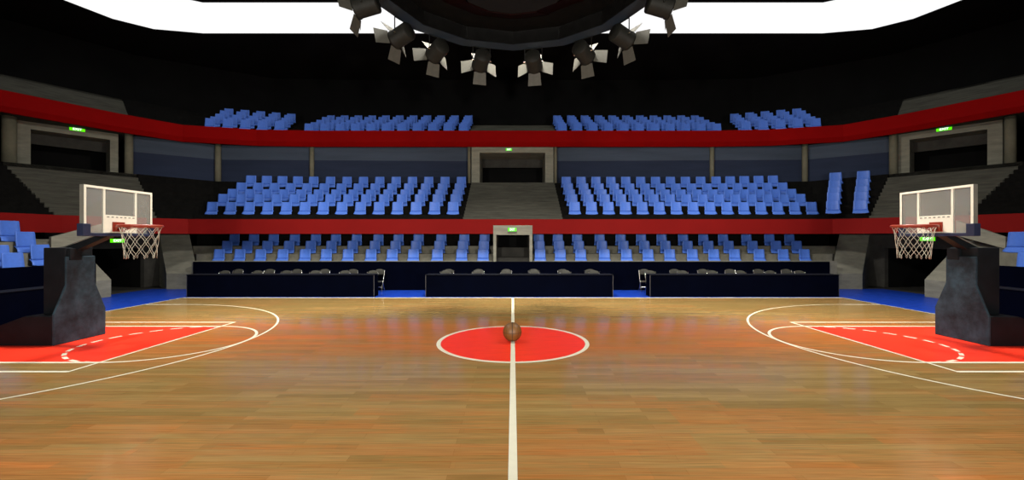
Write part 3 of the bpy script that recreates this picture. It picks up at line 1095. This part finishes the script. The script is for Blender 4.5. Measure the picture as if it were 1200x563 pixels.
# ================================================================ HOOPS
def hoop(sx, xface, yc, xbase, ybase, yr, label):
    """hoop facing the centre; local +x points to the court centre (mirrored for the other end)"""
    root = empty('basketball_hoop', (sx * xbase, ybase, 0), 0 if sx < 0 else PI)
    f = xbase - xface                     # how far the board's face stands in front of the pad's face
    dy = (yc - ybase) * (1 if sx < 0 else -1)
    dr = (yr - ybase) * (1 if sx < 0 else -1)
    # base box (low, sloping tail)
    h = .70
    prof = [(0, 0), (-2.3, 0), (-2.3, .16), (-1.75, .30), (-.66, h), (0, h)]
    yb0, yb1 = -.64, .64
    b_ = MB()
    b_.hexa([(x - .0, yb0, z) for x, z in prof], [(x - .0, yb1, z) for x, z in prof])
    b_.xform(Matrix.Translation((-.06, 0, 0)))
    b_.build('base_box', M['post'], root, bevel=.012)
    # front pad: wide below, shouldered to a narrower neck
    po = [(-.645, 0), (.645, 0), (.645, .70), (.36, 1.42), (.36, 2.11), (-.36, 2.11), (-.36, 1.42), (-.645, .74)]
    b_ = MB()
    b_.hexa([(-.055, y, z) for y, z in po], [(.0, y, z) for y, z in po])
    b_.build('front_pad', M['pad'], root, bevel=.02)
    # post
    b_ = MB().box(-.60, -.06, -.33, .35, h, 2.33)
    b_.build('post', M['post'], root, bevel=.02)
    MB().box(-.055, .03, -.30, -.02, 2.02, 2.31).build('hinge_plate', M['post'], root, bevel=.01)
    # arm from the post head to the back of the board
    b_ = MB()
    a0, a1 = Vector((-.35, .0, 2.2)), Vector((f - .12, dy, 2.72))
    w_ = .11
    b_.hexa([a0 + Vector((0, -w_, -.08)), a1 + Vector((0, -w_, -.06)), a1 + Vector((0, w_, -.06)), a0 + Vector((0, w_, -.08))],
            [a0 + Vector((0, -w_, .12)), a1 + Vector((0, -w_, .06)), a1 + Vector((0, w_, .06)), a0 + Vector((0, w_, .12))])
    b_.build('arm', M['post'], root)
    b_ = MB()
    for o_ in (-.11, .11):
        b_.tube([(-.34, o_, 2.345), (f - .1, dy + o_, 2.80)], .014, 8)
    tag(b_.build('tie_rod', M['board_side'], root), 'thin light grey rod')
    # backboard
    W, z0, z1_, T = 1.85, 2.64, 3.80, .10
    bb = empty('backboard')
    bb.parent = root
    bb.location = (f, dy, 0)
    MB().box(-.035, -.02, -W / 2 + .05, W / 2 - .05, z0 + .05, z1_ - .05).build('glass_pane', M['glass'], bb)
    fr = MB()
    fw = .055
    fr.box(-T, 0, -W / 2, -W / 2 + fw, z0, z1_, 1)
    fr.box(-T, 0, W / 2 - fw, W / 2, z0, z1_, 1)
    fr.box(-T, 0, -W / 2 + fw, W / 2 - fw, z1_ - fw, z1_, 1)
    fr.box(-T, 0, -W / 2 + fw, W / 2 - fw, z0, z0 + fw, 1)
    # painted front
    e = .004
    fr.box(0, e, -W / 2, -W / 2 + fw, z0, z1_, 0)
    fr.box(0, e, W / 2 - fw, W / 2, z0, z1_, 0)
    fr.box(0, e, -W / 2 + fw, W / 2 - fw, z1_ - fw, z1_, 0)
    for y in (-.42, .44):
        fr.box(-.05, -.008, y - .022, y + .022, z0 + .05, z1_ - fw, 0)
    fr.build('board_frame', [M['board_frame'], M['board_side']], bb)
    tg = MB().box(-.018, -.006, -.40, .42, z0 + .06, 3.13)
    tag(tg.build('target_panel', M['board_frame'], bb), 'cream target square')
    ds = MB()
    for i in range(7):
        y = -.36 + i * .115
        ds.box(-.005, -.003, y, y + .06, 3.07, 3.095)
    tag(ds.build('target_dashes', M['board_side'], bb), 'dark dashed line')
    pd = MB()
    for s in (-1, 1):
        ya, yb_ = s * (W / 2 + .035), s * (W / 2 - .14)
        pd.box(-T - .03, .025, min(ya, yb_), max(ya, yb_), z0 - .03, z0 + .26)
    pd.box(-T - .03, .02, -W / 2, W / 2, z0 - .03, z0 + .045)
    pd.build('edge_padding', M['board_pad'], bb, bevel=.012)
    # rim
    zr = 2.865
    rr = .42
    cxr = .56
    rt = MB()
    rt.tube([(cxr + rr * math.cos(2 * PI * i / 40), rr * math.sin(2 * PI * i / 40), zr) for i in range(40)], .033, 10, 0, True)
    rm = rt.build('rim', M['rim'], root)
    rm.location = (f, dr, 0)
    br = MB()
    br.box(.0, .02, -.16, .16, zr - .14, zr + .10)
    for s in (-1, 1):
        br.hexa([(.02, s * .10 - .02, zr - .12), (.2, s * .24 - .02, zr - .03), (.2, s * .24 + .02, zr - .03), (.02, s * .10 + .02, zr - .12)],
                [(.02, s * .10 - .02, zr - .02), (.2, s * .24 - .02, zr + .0), (.2, s * .24 + .02, zr + .0), (.02, s * .10 + .02, zr - .02)])
    br.box(.02, .16, -.13, .13, zr - .03, zr + .03)
    br.build('rim_bracket', M['rim'], rm)
    # net: diamond mesh of cord
    nt_ = MB()
    NS, NV = 10, 4
    hgt = .74
    def ring(v):
        return lerp(rr - .01, .31, min(1, v ** .55)), zr - .02 - hgt * v
    for q in (1, -1):
        for k in range(NS):
            pts = []
            for j in range(NV * 3 + 1):
                v = j / (NV * 3)
                r_, z_ = ring(v)
                t_ = v * NV
                seg = int(min(t_, NV - 1e-6))
                fr_ = t_ - seg
                # zigzag with small upright stretches where cords knot together
                base = (seg % 2)
                zig = min(1, max(0, (fr_ - .12) / .76))
                ph = (zig if base == 0 else 1 - zig)
                a = 2 * PI / NS * (k + q * .5 * ph)
                pts.append((cxr + r_ * math.cos(a), r_ * math.sin(a), z_))
            nt_.tube(pts, .0055, 5)
    for k in range(NS):
        a = 2 * PI / NS * k
        r_, z_ = ring(1)
        nt_.tube([(cxr + r_ * math.cos(a + s_ * .07), r_ * math.sin(a + s_ * .07), z_ - .05 * (1 - abs(s_))) for s_ in (-1, 0, 1)], .0055, 5)
    ne = nt_.build('net', M['net'], root)
    ne.location = (f, dr, 0)
    tag(root, label, 'basketball hoop', 'basketball hoops')
    return root


hoop(-1, 9.83, .10, 10.90, .18, .03, 'glass basketball hoop on a padded charcoal stand at the left key')
hoop(1, 10.53, .08, 11.27, .15, .01, 'glass basketball hoop on a padded charcoal stand at the right key')

# ================================================================ BALL
R = .233
bl = empty('basketball', (X(600.3, DC), 0, R + .004))
b_ = MB()
NS, NV = 48, 32
b_.lathe([(max(R * math.sin(PI * i / NV), 1e-5), -R * math.cos(PI * i / NV)) for i in range(NV + 1)], NS)
b_.build('ball_cover', M['ball'], bl, weld=True)
sm = MB()
k = 64
Rs = R - .001
sm.tube([(0, Rs * math.cos(2 * PI * i / k), Rs * math.sin(2 * PI * i / k)) for i in range(k)], .008, 6, 0, True)
sm.tube([(Rs * math.cos(2 * PI * i / k), Rs * math.sin(2 * PI * i / k), 0) for i in range(k)], .004, 6, 0, True)
for s in (-1, 1):
    pts = []
    for i in range(k):
        a = 2 * PI * i / k
        v = Vector((s * (.62 + .2 * math.cos(2 * a)), math.cos(a), math.sin(a))).normalized() * Rs
        pts.append(v)
    sm.tube(pts, .0035, 6, 0, True)
sm.build('seam', M['seam'], bl)
tag(bl, 'brown leather basketball resting on the red centre circle', 'basketball')

# ================================================================ HANGING LIGHT RING
ZR, RR, RIN = 8.94, 3.87, 3.42
rg = empty('hanging_light_ring', (0, 0, ZR))
NP = 14


def pg(r, z, ph=0.0):
    return [(r * math.sin(2 * PI * (i + ph) / NP), r * math.cos(2 * PI * (i + ph) / NP), z) for i in range(NP)]


b_ = MB()
lo_o, lo_i, hi_o, hi_i = pg(RR, 0), pg(RIN, .0), pg(RR, .45), pg(RIN, .45)
for i in range(NP):
    j = (i + 1) % NP
    b_.hexa([lo_o[i], lo_o[j], lo_i[j], lo_i[i]], [hi_o[i], hi_o[j], hi_i[j], hi_i[i]])
b_.build('ring_frame', M['ring'], rg)
b_ = MB()
li, hi2, lj, hj = pg(RIN - .005, .004), pg(RIN - .005, .45), pg(RIN - .05, .004), pg(RIN - .05, .45)
for i in range(NP):
    j = (i + 1) % NP
    b_.hexa([li[i], li[j], lj[j], lj[i]], [hi2[i], hi2[j], hj[j], hj[i]])
b_.build('inner_skirt', M['rig_dark'], rg)
b_ = MB()
b_.hexa(pg(RIN - .06, .40), pg(RIN - .06, .55))
b_.build('ring_canopy', M['rig_dark'], rg)
b_ = MB()
inner, outc = pg(1.55, .02), pg(2.5, .40)
for i in range(NP):
    j = (i + 1) % NP
    b_.quad(outc[i], outc[j], inner[j], inner[i])
b_.build('canopy_cone', M['rig_red'], rg, solid=.03)
b_ = MB()
b_.hexa(pg(1.5, 0), pg(1.5, .6))
b_.build('core', M['core'], rg)
for i in range(4):
    a = PI / 4 + i * PI / 2
    MB().tube([(2.6 * math.cos(a), 2.6 * math.sin(a), .5), (2.6 * math.cos(a), 2.6 * math.sin(a), ZC - ZR)], .04, 8).build('hanger_rod', M['can'], rg)
tag(rg, 'dark slate lighting ring hung above the centre circle', 'lighting ring')


def lamp_proto():
    """stage lamp hung by a yoke; local +y points outwards where it aims, origin at the yoke's top"""
    root = empty('stage_spotlight')
    MB().tube([(-.29, 0, -.52), (-.29, 0, -.015), (.29, 0, -.015), (.29, 0, -.52)], .018, 6).build('yoke', M['can'], root)
    tilt = math.radians(-14)
    R_ = Matrix.Translation((0, 0, -.44)) @ Matrix.Rotation(tilt, 4, 'X')
    b_ = MB()
    r0 = .262
    prof = [(0.0, -.30), (r0 * .93, -.30), (r0, -.27), (r0, .22), (r0 * 1.06, .24), (r0 * 1.06, .30), (r0 * .9, .30), (r0 * .9, .26), (0.0, .26)]
    b_.lathe(prof, 28)
    b_.xform(R_ @ Matrix.Rotation(-PI / 2, 4, 'X'))
    b_.build('housing', M['can'], root)
    b_ = MB().lathe([(0, .262), (r0 * .86, .262), (r0 * .86, .275), (0, .28)], 24)
    b_.xform(R_ @ Matrix.Rotation(-PI / 2, 4, 'X'))
    b_.build('lens', M['lens'], root)
    for s in (-1, 1):
        b_ = MB().tube([(s * .262, 0, 0), (s * .33, 0, 0)], .03, 10)
        b_.xform(R_)
        tag(b_.build('knob', M['chrome'], root), 'small bright clamp knob')
    sp = math.radians(62)
    for k in range(4):
        b_ = MB()
        b_.hexa([(-.20, .30, .24), (.20, .30, .24), (.23, .30 + .40 * math.cos(sp), .24 + .40 * math.sin(sp)), (-.23, .30 + .40 * math.cos(sp), .24 + .40 * math.sin(sp))],
                [(-.20, .30, .252), (.20, .30, .252), (.23, .30 + .40 * math.cos(sp), .252 + .40 * math.sin(sp)), (-.23, .30 + .40 * math.cos(sp), .252 + .40 * math.sin(sp))])
        b_.xform(R_ @ Matrix.Rotation(k * PI / 2, 4, 'Y'))
        b_.build('barn_door', M['flap'], root)
    return root


lamp0 = lamp_proto()
LA = [-86, -60, -39.5, -16.2, 10.6, 36.8, 58.8, 86]
LLAB = ['highest at the left end of the ring', 'second up on the left arc, barn doors splayed', 'third from the left end of the ring', 'just left of the ring middle',
        'just right of the ring middle', 'third from the right end of the ring', 'second up on the right arc, barn doors splayed', 'highest at the right end of the ring']
for i, a in enumerate(LA):
    o = copy_tree(lamp0) if i else lamp0
    t = math.radians(a)
    o.location = (3.74 * math.sin(t), 3.74 * math.cos(t), ZR)
    o.rotation_euler = (0, 0, -t)
    tag(o, 'black stage spotlight with barn doors, ' + LLAB[i], 'spotlight', 'spotlights on the hanging ring')

# ================================================================ LIGHTS
def area(name, loc, size, power, col=(1, .95, .86), target=None, spread=PI, sizey=None):
    l = bpy.data.lights.new(name, 'AREA')
    l.energy = power
    l.color = col
    l.shape = 'RECTANGLE'
    l.size = size
    l.size_y = sizey or size
    l.spread = spread
    o = bpy.data.objects.new(name, l)
    C.objects.link(o)
    o.location = loc
    if target is not None:
        o.rotation_euler = (Vector(target) - Vector(loc)).to_track_quat('-Z', 'Y').to_euler()
    return o


def spot(name, loc, target, power, ang, blend=.8, col=(1, .95, .86), r=.15):
    l = bpy.data.lights.new(name, 'SPOT')
    l.energy = power
    l.color = col
    l.spot_size = math.radians(ang)
    l.spot_blend = blend
    l.shadow_soft_size = r
    o = bpy.data.objects.new(name, l)
    C.objects.link(o)
    o.location = loc
    o.rotation_euler = (Vector(target) - Vector(loc)).to_track_quat('-Z', 'Y').to_euler()
    return o


for x in (-9.5, 0, 9.5):
    for y in (-4.5, 3.0):
        area('added_court_fill', (x, y, 14.6), 1.6, (1320 if x == 0 else 760) * (1.36 if y > 0 else .06), spread=math.radians(92))  # unseen area lights, added under the ceiling to spread light over the court
for x in (-4.5, 4.5):
    spot('added_front_fill', (x, -12.4, 3.1), (x * .3, 11.5, 7.5), 5800, 118, 1.0, r=.3)  # two unseen fill spots, added behind the camera to reach under the fascia
# the ring's own lamps
for i, a in enumerate(LA):
    t = math.radians(a)
    p = Vector((4.85 * math.sin(t), 4.85 * math.cos(t), ZR - .62))
    d_ = Vector((math.sin(t), math.cos(t), -.36))
    spot('ring_spotlight_beam', p, p + d_, (250, 1500, 2600, 2000)[int(abs(a) // 24)], 80, 1.0)

wd = bpy.data.worlds.new('world')
S.world = wd
wd.use_nodes = True
wd.node_tree.nodes['Background'].inputs[0].default_value = (.010, .010, .012, 1)
wd.node_tree.nodes['Background'].inputs[1].default_value = .6
S.view_settings.view_transform = 'Standard'
S.view_settings.look = 'None'
S.view_settings.exposure = 0
S.view_settings.gamma = 1
S.view_settings.use_curve_mapping = False
